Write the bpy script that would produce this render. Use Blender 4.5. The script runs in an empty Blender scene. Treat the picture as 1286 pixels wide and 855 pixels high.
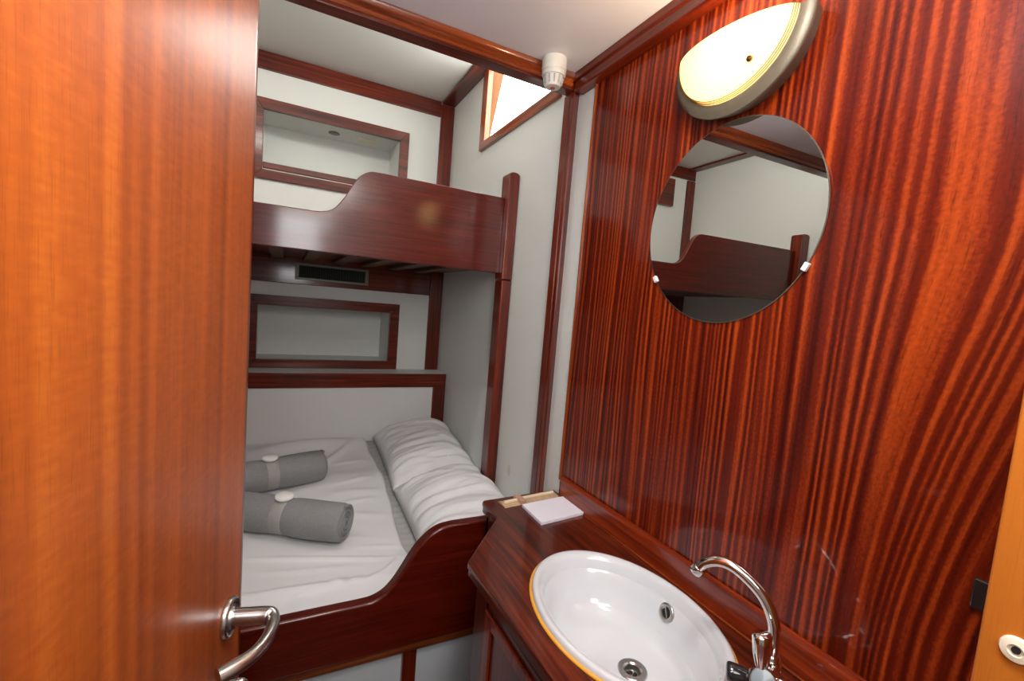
import bpy, math, random
from mathutils import Vector, Matrix, noise
random.seed(7)
S = bpy.context.scene
COL = S.collection
PI = math.pi
# ------------------------------------------------------------------ camera
R = [[0.8909504580396929, -0.4466688506710744, 0.0818182079918112],
     [0.033595535936499804, -0.11484656963266568, -0.992814990523786],
     [0.45285607126762606, 0.8872976971026901, -0.08731652439406928]]
cam_d = bpy.data.cameras.new('camera')
cam = bpy.data.objects.new('camera', cam_d)
COL.objects.link(cam)
cam_d.sensor_fit = 'HORIZONTAL'
cam_d.sensor_width = 36.0
cam_d.lens = 36.0 * 566.868 / 1286.0
cam_d.shift_y = (435.214 - 427.5) / 1286.0
cam_d.clip_start = 0.01
right = Vector(R[0]); down = Vector(R[1]); fwd = Vector(R[2])
M = Matrix((right, -down, -fwd)).transposed().to_4x4()
M.translation = Vector((0, 0, 1.46))
cam.matrix_world = M
S.camera = cam
# ------------------------------------------------------------------ exposure, world, lights
S.view_settings.view_transform = 'Standard'
S.view_settings.look = 'None'
S.view_settings.gamma = 1.0
S.view_settings.use_curve_mapping = False
S.view_settings.exposure = 0.0
w = bpy.data.worlds.new('sky'); S.world = w; w.use_nodes = True
bg = w.node_tree.nodes['Background']
bg.inputs[0].default_value = (1.0, 0.985, 0.92, 1); bg.inputs[1].default_value = 14.0
def area(name, loc, rot, size, power, color, sy=None):
    d = bpy.data.lights.new(name, 'AREA'); d.energy = power; d.color = color
    d.size = size
    if sy: d.shape = 'RECTANGLE'; d.size_y = sy
    o = bpy.data.objects.new(name, d); COL.objects.link(o)
    o.location = loc; o.rotation_euler = rot
    return o
FILL_POWER = 24.0
LAMP = 55.0
# unseen soft fill added under the ceiling to brighten the upper striped panel
area('panel_fill', (0.32, 0.14, 2.19), (math.radians(5), math.radians(-34), 0), 0.36, FILL_POWER, (1.0, 0.97, 0.94))
area('camera_flash', (0.0, -0.05, 1.76), (math.radians(100), 0, math.radians(-12)), 0.42, 9.0, (0.95, 0.97, 1.0))
area('berth_fill', (-0.25, 1.44, 2.50), (math.radians(62), 0, 0), 1.3, 7.5, (1.0, 0.98, 0.90), 0.10)  # strip light added out of sight behind the header to brighten the upper berth
area('corridor_fill', (0.1, -0.7, 2.1), (math.radians(25), 0, 0), 0.5, 7.0, (1.0, 0.95, 0.88))  # unseen fill added behind the camera, standing in for flash bounce

# ------------------------------------------------------------------ materials
def newmat(name):
    m = bpy.data.materials.new(name); m.use_nodes = True
    return m, m.node_tree.nodes, m.node_tree.links, m.node_tree.nodes['Principled BSDF']
def lin(c):
    return tuple((x/255/12.92 if x/255 <= .04045 else ((x/255+.055)/1.055)**2.4) for x in c) + (1,)
def plain(name, rgb, rough=.5, metal=0, coat=0, bump=0, bscale=200, var=0.0, vscale=4):
    m, N, L, B = newmat(name)
    B.inputs['Base Color'].default_value = rgb if len(rgb) == 4 else tuple(rgb)+(1,)
    B.inputs['Roughness'].default_value = rough
    B.inputs['Metallic'].default_value = metal
    B.inputs['Coat Weight'].default_value = coat
    tc = N.new('ShaderNodeTexCoord')
    if var:
        n = N.new('ShaderNodeTexNoise'); n.inputs['Scale'].default_value = vscale; n.inputs['Detail'].default_value = 4
        L.new(tc.outputs['Object'], n.inputs['Vector'])
        r = N.new('ShaderNodeMapRange'); r.inputs[3].default_value = 1-var; r.inputs[4].default_value = 1+var*.4
        L.new(n.outputs[0], r.inputs[0])
        mx = N.new('ShaderNodeVectorMath'); mx.operation = 'SCALE'
        mx.inputs[0].default_value = B.inputs['Base Color'].default_value[:3]
        L.new(r.outputs[0], mx.inputs['Scale']); L.new(mx.outputs[0], B.inputs['Base Color'])
    if bump:
        n = N.new('ShaderNodeTexNoise'); n.inputs['Scale'].default_value = bscale; n.inputs['Detail'].default_value = 3
        L.new(tc.outputs['Object'], n.inputs['Vector'])
        b = N.new('ShaderNodeBump'); b.inputs['Strength'].default_value = bump; b.inputs['Distance'].default_value = .002
        L.new(n.outputs[0], b.inputs['Height']); L.new(b.outputs[0], B.inputs['Normal'])
    return m
def wood(name, dark, mid, light, axis='Z', cross=45, along=1.2, rough=.32, coat=.8, coat_rough=.09, pore=.35, warp=False, mottle=.0, contrast=1.0, along_amp=.02, ripple=.0):
    """striped varnished sapele; axis = grain direction"""
    m, N, L, B = newmat(name)
    tc = N.new('ShaderNodeTexCoord'); sp = N.new('ShaderNodeSeparateXYZ'); L.new(tc.outputs['Object'], sp.inputs[0])
    X, Y, Z = sp.outputs
    def math_(op, a, b=None, c=None):
        n = N.new('ShaderNodeMath'); n.operation = op
        for i, v in enumerate((a, b, c)):
            if v is None: continue
            if isinstance(v, (int, float)): n.inputs[i].default_value = v
            else: L.new(v, n.inputs[i])
        return n.outputs[0]
    al = {'X': X, 'Y': Y, 'Z': Z}[axis]
    oth = [o for k, o in zip('XYZ', (X, Y, Z)) if k != axis]
    def comb(a, b, c):
        n = N.new('ShaderNodeCombineXYZ')
        for i, v in enumerate((a, b, c)):
            if isinstance(v, (int, float)): n.inputs[i].default_value = v
            else: L.new(v, n.inputs[i])
        return n.outputs[0]
    def nz(vec, detail=2, rough_=.5):
        n = N.new('ShaderNodeTexNoise'); n.inputs['Scale'].default_value = 1; n.inputs['Detail'].default_value = detail
        n.inputs['Roughness'].default_value = rough_
        L.new(vec, n.inputs['Vector']); return n.outputs[0]
    def mapr(v, a, b, c, d, smooth=False):
        n = N.new('ShaderNodeMapRange')
        if smooth: n.interpolation_type = 'SMOOTHSTEP'
        L.new(v, n.inputs[0])
        for i, x in zip((1, 2, 3, 4), (a, b, c, d)): n.inputs[i].default_value = x
        return n.outputs[0]
    u, v2 = oth
    if warp:
        # figure of the veneer leans over at the near end of the panel
        k = mapr(Z, .95, 1.65, 0, .115, True)
        g = mapr(u if axis == 'X' else Y, .52, .14, 0, 1, True)
        sh = math_('MULTIPLY', k, g)
        Yw = math_('ADD', Y, sh)
        lowf = nz(comb(math_('MULTIPLY', Y, 2.2), 0.0, math_('MULTIPLY', Z, 1.1)), 1)
        Yw = math_('ADD', Yw, math_('MULTIPLY', math_('SUBTRACT', lowf, .5), .035))
        oth = [X, Yw]; u, v2 = oth
    else:
        lowf = nz(comb(math_('MULTIPLY', u, 3.0), math_('MULTIPLY', v2, 3.0), math_('MULTIPLY', al, 1.5)), 1)
        off = math_('MULTIPLY', math_('SUBTRACT', lowf, .5), along_amp)
        u = math_('ADD', u, off); v2 = math_('ADD', v2, off)
    if ripple:
        rp = nz(comb(math_('MULTIPLY', u, 22), math_('MULTIPLY', v2, 22), math_('MULTIPLY', al, 90)), 1)
        off = math_('MULTIPLY', math_('SUBTRACT', rp, .5), ripple)
        u = math_('ADD', u, off); v2 = math_('ADD', v2, off)
    s1 = nz(comb(math_('MULTIPLY', u, cross), math_('MULTIPLY', v2, cross), math_('MULTIPLY', al, along)), 1.5)
    s2 = nz(comb(math_('MULTIPLY', u, cross*2.8), math_('MULTIPLY', v2, cross*2.8), math_('MULTIPLY', al, along*1.4)), 2)
    s3 = nz(comb(math_('MULTIPLY', u, cross*.25), math_('MULTIPLY', v2, cross*.25), math_('MULTIPLY', al, along*.6)), 1)
    t = math_('ADD', math_('ADD', math_('MULTIPLY', s1, .55), math_('MULTIPLY', s2, .22)), math_('MULTIPLY', s3, .23))
    if warp:
        # regular ribbon stripe, about 1.6 cm, with drifting phase
        dr_ = nz(comb(0.0, math_('MULTIPLY', v2, 14), math_('MULTIPLY', al, .45)), 1.5)
        ph = math_('MULTIPLY', math_('ADD', math_('MULTIPLY', v2, 58), math_('MULTIPLY', dr_, 5.5)), 2*PI)
        am = nz(comb(0.0, math_('MULTIPLY', v2, 9), math_('ADD', math_('MULTIPLY', al, 1.3), 7.0)), 1)
        am = mapr(am, .3, .7, .05, .115)
        t = math_('ADD', math_('ADD', math_('MULTIPLY', s1, .38), math_('MULTIPLY', s3, .25)), math_('ADD', math_('MULTIPLY', s2, .12), .125))
        t = math_('ADD', t, math_('MULTIPLY', math_('SINE', ph), am))
    t = mapr(t, .5-.17/contrast, .5+.17/contrast, 0, 1)
    if mottle:
        mo = nz(comb(math_('MULTIPLY', u, cross*3), math_('MULTIPLY', v2, cross*3), math_('MULTIPLY', al, 170)), 2)
        t = math_('ADD', t, math_('MULTIPLY', math_('SUBTRACT', mo, .5), mottle))
    cr = N.new('ShaderNodeValToRGB'); L.new(t, cr.inputs[0])
    e = cr.color_ramp.elements
    e[0].color = dark; e[0].position = .05; e[1].color = light; e[1].position = .95
    x = e.new(.5); x.color = mid
    po = nz(comb(math_('MULTIPLY', u, 900), math_('MULTIPLY', v2, 900), math_('MULTIPLY', al, 28)), 1)
    pm = mapr(po, .58, .72, 1, 1-pore)
    mx = N.new('ShaderNodeVectorMath'); mx.operation = 'SCALE'; L.new(cr.outputs[0], mx.inputs[0]); L.new(pm, mx.inputs['Scale'])
    L.new(mx.outputs[0], B.inputs['Base Color'])
    B.inputs['Roughness'].default_value = rough; B.inputs['Specular IOR Level'].default_value = .25
    B.inputs['Coat Weight'].default_value = coat; B.inputs['Coat Roughness'].default_value = coat_rough
    bp = N.new('ShaderNodeBump'); bp.inputs['Strength'].default_value = .12; bp.inputs['Distance'].default_value = .001
    L.new(t, bp.inputs['Height']); L.new(bp.outputs[0], B.inputs['Normal'])
    return m
def c3(r, g, b): return (r, g, b, 1)
DK, MD, LT = c3(.034, .0035, .001), c3(.115, .011, .0025), c3(.22, .027, .005)
W_PANEL = wood('sapele_panel', c3(.040, .0018, .0007), c3(.135, .010, .0016), c3(.39, .055, .006), 'Z', 84, .75, warp=True, mottle=.42, contrast=1.0, coat=.4, coat_rough=.07, ripple=.0012)
W_DOOR = wood('sapele_door', c3(.18, .032, .005), c3(.41, .088, .010), c3(.70, .20, .020), 'Z', 19, .35, mottle=.28, contrast=1.0, along_amp=.01, coat_rough=.22, coat=.35, rough=.4, pore=.2)
W_X = wood('mahogany_x', DK, MD, LT, 'X', 85, 3.0, pore=.3, coat=.55, coat_rough=.12, contrast=.85)
W_Y = wood('mahogany_y', DK, MD, LT, 'Y', 85, 3.0, pore=.3, coat=.55, coat_rough=.12, contrast=.85)
W_Z = wood('mahogany_z', DK, MD, LT, 'Z', 85, 3.0, pore=.3, coat=.55, coat_rough=.12, contrast=.85)
W_ZL = wood('mahogany_orange_z', c3(.12, .02, .004), c3(.28, .05, .008), c3(.45, .09, .014), 'Z', 70, 2.5, coat_rough=.12)
W_YL = wood('mahogany_orange_y', c3(.12, .02, .004), c3(.28, .05, .008), c3(.45, .09, .014), 'Y', 70, 2.5, coat_rough=.12)
W_BOARD = wood('bunk_board_wood', c3(.045, .0025, .0008), c3(.092, .0055, .0013), c3(.14, .011, .0025), 'X', 150, 3.5, rough=.35, coat=.65, coat_rough=.13, pore=.5, contrast=.7)
W_TOP = wood('worktop_wood', c3(.03, .005, .002), c3(.085, .011, .004), c3(.17, .026, .007), 'Y', 85, 5.0, rough=.35, coat=.55, coat_rough=.08)
W_CAB = wood('cabinet_wood', c3(.04, .006, .003), c3(.10, .013, .005), c3(.17, .025, .008), 'Z', 60, 2, coat_rough=.12)
W_JAMB = wood('door_jamb_wood', c3(.45, .13, .016), c3(.52, .155, .019), c3(.60, .19, .025), 'Z', 25, .4, contrast=.6, pore=.1, coat=.3)
W_REV = wood('skylight_reveal_wood', c3(.09, .026, .004), c3(.13, .042, .006), c3(.17, .060, .009), 'Z', 60, 1.5, coat=.0, rough=.6)
WHITE = plain('white_paint', (.70, .71, .675), .45, var=.05, vscale=2.5, bump=.05, bscale=60)
CEILW = plain('ceiling_paint', (.82, .79, .82), .4, var=.03, vscale=2)
GREYW = plain('pale_blue_panel', (.55, .60, .63), .4)
LINEN = plain('white_linen', (.76, .76, .77), .85, bump=.12, bscale=900)
SHEET = plain('grey_sheet', (.42, .42, .41), .9, bump=.3, bscale=500)
TOWEL = plain('grey_towel', (.30, .30, .305), .97, bump=1.0, bscale=420, var=.25, vscale=160)
SOAP = plain('white_soap', (.85, .83, .81), .5)
CERAM = plain('white_ceramic', (.69, .72, .75), .12, coat=.8)
CHROME = plain('chrome', (.82, .80, .78), .10, metal=1)
STEEL = plain('brushed_steel', (.50, .49, .47), .28, metal=1)
BLACKG = plain('black_gloss', (.015, .016, .018), .12, coat=.5)
DARK = plain('dark_hole', (.01, .01, .01), .8)
CAPG = plain('grey_blue_cap', (.22, .27, .30), .25, coat=.5)
PEWTER = plain('pewter', (.19, .16, .11), .42, metal=.35, bump=.2, bscale=300, var=.2, vscale=30)
BRASS = plain('brass', (.25, .16, .05), .35, metal=1)
GOLD = plain('varnish_bead', (.80, .38, .045), .3, coat=.5)
MIRROR = plain('mirror_silver', (.80, .80, .78), .0, metal=1)
EDGE = plain('mirror_edge', (.10, .09, .07), .3)
CLIP = plain('clear_clip', (.75, .75, .75), .15)
PLAST = plain('ivory_plastic', (.72, .70, .64), .35)
PLAST2 = plain('ivory_plastic_grey', (.42, .42, .40), .4)
LED = plain('red_lens', (.35, .03, .02), .3)
PAPER = plain('paper', (.80, .79, .88), .8)
KRAFT = plain('tan_wrapper', (.52, .36, .22), .45, coat=.3, var=.3, vscale=60)
CREAM = plain('cream_stick', (.80, .66, .45), .4)
PINK = plain('pinkish_band', (.50, .29, .21), .5)
PALEW = plain('pale_slat_wood', (.11, .055, .028), .6)
FLOORM = wood('floor_wood', DK, MD, LT, 'Y', 30, 1.0)
STAIN = plain('wall_stain', (.60, .56, .44), .6)
VENTM = plain('vent_metal', (.16, .17, .13), .4, metal=.5)
def glassmat():
    m, N, L, B = newmat('clear_pane')
    N.remove(B); out = N['Material Output']
    t = N.new('ShaderNodeBsdfTransparent'); g = N.new('ShaderNodeBsdfGlossy'); g.inputs['Roughness'].default_value = .02
    mx = N.new('ShaderNodeMixShader'); mx.inputs[0].default_value = .05
    L.new(t.outputs[0], mx.inputs[1]); L.new(g.outputs[0], mx.inputs[2]); L.new(mx.outputs[0], out.inputs[0])
    return m
PANE = glassmat()
def frosted():
    m, N, L, B = newmat('frosted_lamp_glass')
    B.inputs['Base Color'].default_value = (1, .93, .75, 1); B.inputs['Roughness'].default_value = .25
    tr = N.new('ShaderNodeBsdfTranslucent'); tr.inputs[0].default_value = (1, .90, .66, 1)
    mx = N.new('ShaderNodeMixShader'); mx.inputs[0].default_value = .78
    L.new(B.outputs[0], mx.inputs[1]); L.new(tr.outputs[0], mx.inputs[2]); L.new(mx.outputs[0], N['Material Output'].inputs[0])
    return m
FROST = frosted()
def emit(name, col, s):
    m, N, L, B = newmat(name)
    B.inputs['Emission Color'].default_value = col + (1,); B.inputs['Emission Strength'].default_value = s
    return m
BULB = emit('bulb_glow', (1, .78, .50), 1.0)

# ------------------------------------------------------------------ mesh helpers
class MB:
    def __init__(s): s.v = []; s.f = []
    def add(s, vs, fs):
        o = len(s.v); s.v += [tuple(x) for x in vs]; s.f += [tuple(i+o for i in f) for f in fs]; return s
    def box(s, a, b):
        x0, y0, z0 = a; x1, y1, z1 = b
        return s.add([(x0,y0,z0),(x1,y0,z0),(x1,y1,z0),(x0,y1,z0),(x0,y0,z1),(x1,y0,z1),(x1,y1,z1),(x0,y1,z1)],
              [(0,3,2,1),(4,5,6,7),(0,1,5,4),(1,2,6,5),(2,3,7,6),(3,0,4,7)])
    def prism(s, pts, axis, a, b):
        """polygon pts in the two other axes, extruded along axis from a to b"""
        def mk(p, t):
            return {'X': (t, p[0], p[1]), 'Y': (p[0], t, p[1]), 'Z': (p[0], p[1], t)}[axis]
        n = len(pts)
        return s.add([mk(p, a) for p in pts]+[mk(p, b) for p in pts],
              [tuple(range(n))[::-1], tuple(range(n, 2*n))]+[(i, (i+1) % n, n+(i+1) % n, n+i) for i in range(n)])
    def lathe(s, prof, org, axis=(0,0,1), seg=40, sx=1, sy=1):
        """prof = [(r, h)], around axis through org"""
        ax = Vector(axis).normalized(); q = Vector((0,0,1)).rotation_difference(ax)
        vs = []
        for r, h in prof:
            for k in range(seg):
                a = 2*PI*k/seg
                vs.append(Vector(org)+q @ Vector((r*math.cos(a)*sx, r*math.sin(a)*sy, h)))
        fs = []
        for i in range(len(prof)-1):
            for k in range(seg):
                k2 = (k+1) % seg
                fs.append((i*seg+k, i*seg+k2, (i+1)*seg+k2, (i+1)*seg+k))
        fs.append(tuple(range(seg))[::-1]); L_ = (len(prof)-1)*seg; fs.append(tuple(range(L_, L_+seg)))
        return s.add(vs, fs)
    def tube(s, path, rad, seg=20, cap=True, flat=1.0):
        path = [Vector(p) for p in path]; n = len(path)
        if not isinstance(rad, (list, tuple)): rad = [rad]*n
        vs = []; up = None
        for i, p in enumerate(path):
            t = (path[min(i+1, n-1)]-path[max(i-1, 0)]).normalized()
            if up is None:
                up = Vector((0,0,1)) if abs(t.z) < .9 else Vector((1,0,0))
            x = t.cross(up).normalized(); y = x.cross(t).normalized(); up = y
            for k in range(seg):
                a = 2*PI*k/seg
                vs.append(p+x*math.cos(a)*rad[i]+y*math.sin(a)*rad[i]*flat)
        fs = [(i*seg+k, i*seg+(k+1) % seg, (i+1)*seg+(k+1) % seg, (i+1)*seg+k) for i in range(n-1) for k in range(seg)]
        if cap: fs += [tuple(range(seg))[::-1], tuple(range((n-1)*seg, n*seg))]
        return s.add(vs, fs)
    def grid(s, fn, nu, nv, closed=False):
        vs = [fn(i/nu, j/nv) for j in range(nv+1) for i in range(nu+1)]
        fs = [(j*(nu+1)+i, j*(nu+1)+i+1, (j+1)*(nu+1)+i+1, (j+1)*(nu+1)+i) for j in range(nv) for i in range(nu)]
        return s.add(vs, fs)
    def build(s, name, mat, parent=None, smooth=None, bevel=0, origin=None, seg=2, sub=0):
        org = Vector(origin) if origin is not None else None
        pw = Vector((0,0,0)); p = parent
        while p: pw += p.location; p = p.parent
        if org is None: org = pw if parent else Vector((0,0,0))
        me = bpy.data.meshes.new(name)
        me.from_pydata([tuple(Vector(v)-org) for v in s.v], [], s.f)
        me.update()
        import bmesh
        bm = bmesh.new(); bm.from_mesh(me); bmesh.ops.recalc_face_normals(bm, faces=bm.faces); bm.to_mesh(me); bm.free()
        me.materials.append(mat)
        o = bpy.data.objects.new(name, me); COL.objects.link(o)
        if parent: o.parent = parent; o.location = org-pw
        else: o.location = org
        if smooth is not None:
            for f in me.polygons: f.use_smooth = True
            if smooth < 179: me.set_sharp_from_angle(angle=math.radians(smooth))
        if bevel:
            b = o.modifiers.new('bevel', 'BEVEL'); b.width = bevel; b.segments = seg; b.limit_method = 'ANGLE'; b.angle_limit = math.radians(50)
            for f in me.polygons: f.use_smooth = True
            me.set_sharp_from_angle(angle=math.radians(50))
            b.harden_normals = True
        if sub:
            m_ = o.modifiers.new('sub', 'SUBSURF'); m_.levels = sub; m_.render_levels = sub
        return o
def thing(name, loc, label, cat, group=None, kind=None):
    o = bpy.data.objects.new(name, None); COL.objects.link(o); o.location = loc
    o.empty_display_size = .05
    if kind: o['kind'] = kind
    if label: o['label'] = label
    if cat: o['category'] = cat
    if group: o['group'] = group
    return o
def tag(o, label, cat, group=None):
    o['label'] = label; o['category'] = cat
    if group: o['group'] = group
    return o
def struct(o, label=None, cat=None):
    o['kind'] = 'structure'
    if label: o['label'] = label
    if cat: o['category'] = cat
    return o
def sm(t): t = max(0, min(1, t)); return t*t*(3-2*t)
def spline(pts, n=8):
    """Catmull-Rom through 2-D or 3-D points"""
    P = [Vector(p) for p in pts]; P = [2*P[0]-P[1]]+P+[2*P[-1]-P[-2]]; out = []
    for i in range(1, len(P)-2):
        for k in range(n):
            t = k/n; a, b, c, d = P[i-1:i+3]
            out.append(.5*((2*b)+(c-a)*t+(2*a-5*b+4*c-d)*t*t+(3*b-a-3*c+d)*t**3))
    out.append(P[-2]); return out

# ------------------------------------------------------------------ room shell
XR, XL, YH, ZC, ZR = .85, -1.18, 2.66, 2.22, 2.60
struct(MB().box((XL-.1, -1.3, -.05), (XR+.3, YH+.4, 0)).build('floor', FLOORM), 'dark varnished wooden cabin floor', 'floor')
# cabin ceiling (low) and raised ceiling over the bunks
struct(MB().box((XL-.1, -1.3, ZC), (XR+.3, 1.36, ZC+.05)).build('ceiling', CEILW), 'pale lilac white low ceiling in front of the header beam', 'ceiling')
c2 = MB().box((XL-.1, 1.34, ZR), (XR+.02, YH+.4, ZR+.05)); c2.box((XL-.1, 1.345, ZC), (XR+.3, 1.36, ZR+.05))
struct(c2.build('ceiling.001', WHITE), 'raised white ceiling over the bunks', 'ceiling')
# right wall, white part with skylight hole y 1.47..2.11, z 2.25..2.60
SK0, SK1, SKZ = 1.465, 2.136, 2.245
r = MB()
r.box((XR, 1.21, 0), (XR+.02, SK0, ZR)); r.box((XR, SK0, 0), (XR+.02, SK1, SKZ)); r.box((XR, SK1, 0), (XR+.02, YH+.4, ZR+.05))
struct(r.build('wall_right', WHITE), 'white painted wall to the right of the bunks', 'wall')
r = MB().box((.845, .15, 0), (XR+.02, 1.222, ZC))
struct(r.build('wall_right.001', W_PANEL), 'glossy striped red-brown wooden wall panel behind the mirror and basin', 'wall')
r = MB().box((XR+.001, -1.3, 0), (XR+.04, .15, ZC)); struct(r.build('wall_right.002', WHITE))
struct(MB().box((XL-.05, -1.3, 0), (XL, YH+.4, ZR+.05)).build('wall_left', WHITE), 'plain cream white left wall seen in the mirror', 'wall')
struct(MB().box((XL-.1, -1.35, 0), (XR+.3, -1.3, ZC)).build('wall_near', WHITE))
# far wall with two niches
NX0, NX1 = -.121, .546
fw = MB()
NU = (2.040, 2.328); NLo = (1.087, 1.368)
fw.box((XL-.05, YH, 0), (XR+.02, YH+.015, NLo[0]))
fw.box((XL-.05, YH, NLo[1]), (XR+.02, YH+.015, NU[0]))
fw.box((XL-.05, YH, NU[1]), (XR+.02, YH+.015, ZR+.05))
for z0, z1 in (NU, NLo):
    fw.box((XL-.05, YH, z0), (NX0, YH+.015, z1)); fw.box((NX1, YH, z0), (XR+.02, YH+.015, z1))
    zt = z1+.01; zb = z0-.01
    fw.box((NX0-.02, YH+.27, zb-.02), (NX1+.01, YH+.285, zt+.02))
    fw.box((NX0-.02, YH+.015, zt), (NX1+.01, YH+.27, zt+.015))
    fw.box((NX0-.02, YH+.015, zb-.015), (NX1+.01, YH+.27, zb))
    fw.box((NX0-.03, YH+.015, zb-.02), (NX0-.008, YH+.285, zt+.02))
    fw.box((NX1+.001, YH+.015, zb-.02), (NX1+.02, YH+.285, zt+.02))
struct(fw.build('wall_far', WHITE), 'white wall behind the bunks with two recessed niches', 'wall')
# doorway wall around the photographer
struct(MB().box((XL, .02, 0), (-.225, .10, ZC)).build('wall_near.001', WHITE))
struct(MB().box((-.225, .02, 2.06), (.6, .10, ZC)).build('wall_near.002', WHITE))

# ------------------------------------------------------------------ trims
def trim(i, mb, mat, label, bevel=.003):
    return struct(mb.build('trim_%d' % i, mat, bevel=bevel), label, 'trim')
# header beam with moulding
h = MB().box((XL, 1.31, 2.175), (XR, 1.358, ZC-.001))
t1 = trim(1, h, W_X, 'dark wooden header beam across the ceiling in front of the bunks')
h = MB()
h.prism([(1.312, 2.182), (1.304, 2.184), (1.300, 2.190), (1.304, 2.196), (1.298, 2.200), (1.292, 2.208), (1.290, 2.219), (1.312, 2.219)], 'X', XL, .807)
m = h.build('moulding', wood('mahogany_orange_x', c3(.12, .02, .004), c3(.28, .05, .008), c3(.45, .09, .014), 'X', 70, 2.5, coat_rough=.12), t1, smooth=40)
# right-wall ceiling trim
h = MB().prism([(.849, 2.168), (.815, 2.168), (.812, 2.172), (.812, 2.195), (.805, 2.200), (.803, 2.219), (.849, 2.219)], 'Y', .0, 1.3)
trim(2, h, W_Y, 'dark wooden cornice along the top of the striped panel', .0)
# column on the right wall
h = MB()
h.prism([(.849, 1.374), (.822, 1.372), (.820, 1.368), (.820, 1.336), (.824, 1.333), (.820, 1.330), (.820, 1.312), (.824, 1.309), (.849, 1.325)], 'Z', .60, 2.176)
trim(3, h, W_Z, 'slim wooden column on the right wall beside the white strip', .0)
# panel edge strip
trim(4, MB().box((.8445, 1.215, .90), (.853, 1.2245, 2.17)).box((.839, 1.217, .90), (.846, 1.2225, 2.17)), W_ZL, 'thin orange wooden edge strip of the striped panel', .001)
# far wall: top beam, corner beam, lower rail
trim(5, MB().box((XL, YH-.014, 2.515), (.77, YH+.001, ZR-.001)), W_X, 'wooden beam along the top of the far wall')
trim(6, MB().box((.772, YH-.016, .68), (.849, YH+.001, 2.586)), W_Z, 'upright wooden corner board between far wall and right wall')
trim(7, MB().box((XL, YH-.014, 1.487), (.771, YH+.001, 1.662)), W_X, 'dark wooden rail under the upper bunk holding the air vent')
trim(8, MB().box((.772, 1.36, 2.585), (.849, YH-.016, ZR-.001)), W_Y, 'wooden rafter board along the raised ceiling above the skylight')
trim(9, MB().box((XL, 1.36, 2.585), (XL+.075, YH, ZR-.001)), W_Y, 'wooden rafter board on the left wall seen in the mirror')
trim(10, MB().box((XL, YH-.016, 0.7), (XL+.08, YH+.001, 2.51)), W_Z, 'upright wooden corner board on the left seen in the mirror')
def frame(i, x0, x1, z0, z1, ox0, ox1, oz0, oz1, label):
    root = MB()
    y0, y1 = YH-.018, YH+.006
    # four mitred pieces
    for q in ([(x0,z1),(x1,z1),(ox1,oz1),(ox0,oz1)], [(x0,z0),(x1,z0),(ox1,oz0),(ox0,oz0)], [(x0,z0),(x0,z1),(ox0,oz1),(ox0,oz0)], [(x1,z0),(x1,z1),(ox1,oz1),(ox1,oz0)]):
        root.prism(q, 'Y', y0, y1)
    return trim(i, root, W_X, label, .002)
frame(11, -.162, .597, 1.996, 2.381, NX0, .547, 2.040, 2.328, 'wooden frame around the upper niche')
frame(12, -.153, .599, 1.041, 1.420, NX0, .545, 1.087, 1.368, 'wooden frame around the lower niche')
trim(13, MB().box((NX0, YH+.02, 2.055), (.547, YH+.038, 2.085)), W_X, 'wooden fiddle rail across the bottom of the upper niche')
# skylight
sk = thing('window_1', (XR, 1.79, 2.21), 'bright skylight window high in the white right wall', 'window', kind='structure')
f = MB()
f.box((.835, 1.437, 2.213), (.862, 2.178, 2.250)).build('window_frame', W_YL, sk, bevel=.003)
MB().box((.835, 2.118, 2.250), (.862, 2.178, 2.598)).build('window_frame.001', W_ZL, sk, bevel=.002)
# reveal running outwards, pane leaning outwards
rv = MB()
xo = lambda z: .8635+.055*(z-2.25)/.35
rv.prism([(.862, 2.25), (xo(2.25), 2.25), (xo(2.64), 2.64), (.862, 2.64)], 'Y', 2.118, 2.135)
rv.prism([(.862, 2.25), (xo(2.25), 2.25), (xo(2.64), 2.64), (.862, 2.64)], 'Y', 1.43, 1.447)
rv.build('window_reveal', W_REV, sk)
p = MB(); p.add([(xo(2.25), 1.44, 2.25), (xo(2.25), 2.13, 2.25), (xo(2.64), 2.13, 2.64), (xo(2.64), 1.44, 2.64), (xo(2.25)+.005, 1.44, 2.25), (xo(2.25)+.005, 2.13, 2.25), (xo(2.64)+.005, 2.13, 2.64), (xo(2.64)+.005, 1.44, 2.64)],
   [(0,1,2,3),(7,6,5,4),(0,4,5,1),(1,5,6,2),(2,6,7,3),(3,7,4,0)])
p.build('window_pane', PANE, sk)
# door jamb at the right edge of the view
jb = MB().box((.60, .0, 0), (.86, .152, ZC-.001)); o = struct(jb.build('trim_14', W_JAMB, bevel=.003), 'bright orange wooden door jamb at the right edge', 'trim')
cp = MB().lathe([(.0045, .001), (.0055, .004), (.0105, .003), (.0118, .0005), (.0118, -.0005)], (.5995, .1265, 1.19), (-1, 0, 0), 28)
cp.build('screw_cap', plain('cream_cap', (.9, .8, .62), .4), o, smooth=40)
MB().lathe([(.003, 0), (.003, .002)], (.5985, .1265, 1.19), (-1, 0, 0), 16).build('screw_hole', DARK, o)
# small black latch on the panel near the jamb
lt = MB().box((.838, .205, 1.108), (.846, .226, 1.150)); tag(lt.build('door_catch', BLACKG, bevel=.003, origin=(.84, .215, 1.108)), 'small black catch on the striped panel beside the orange jamb', 'catch')

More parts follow.
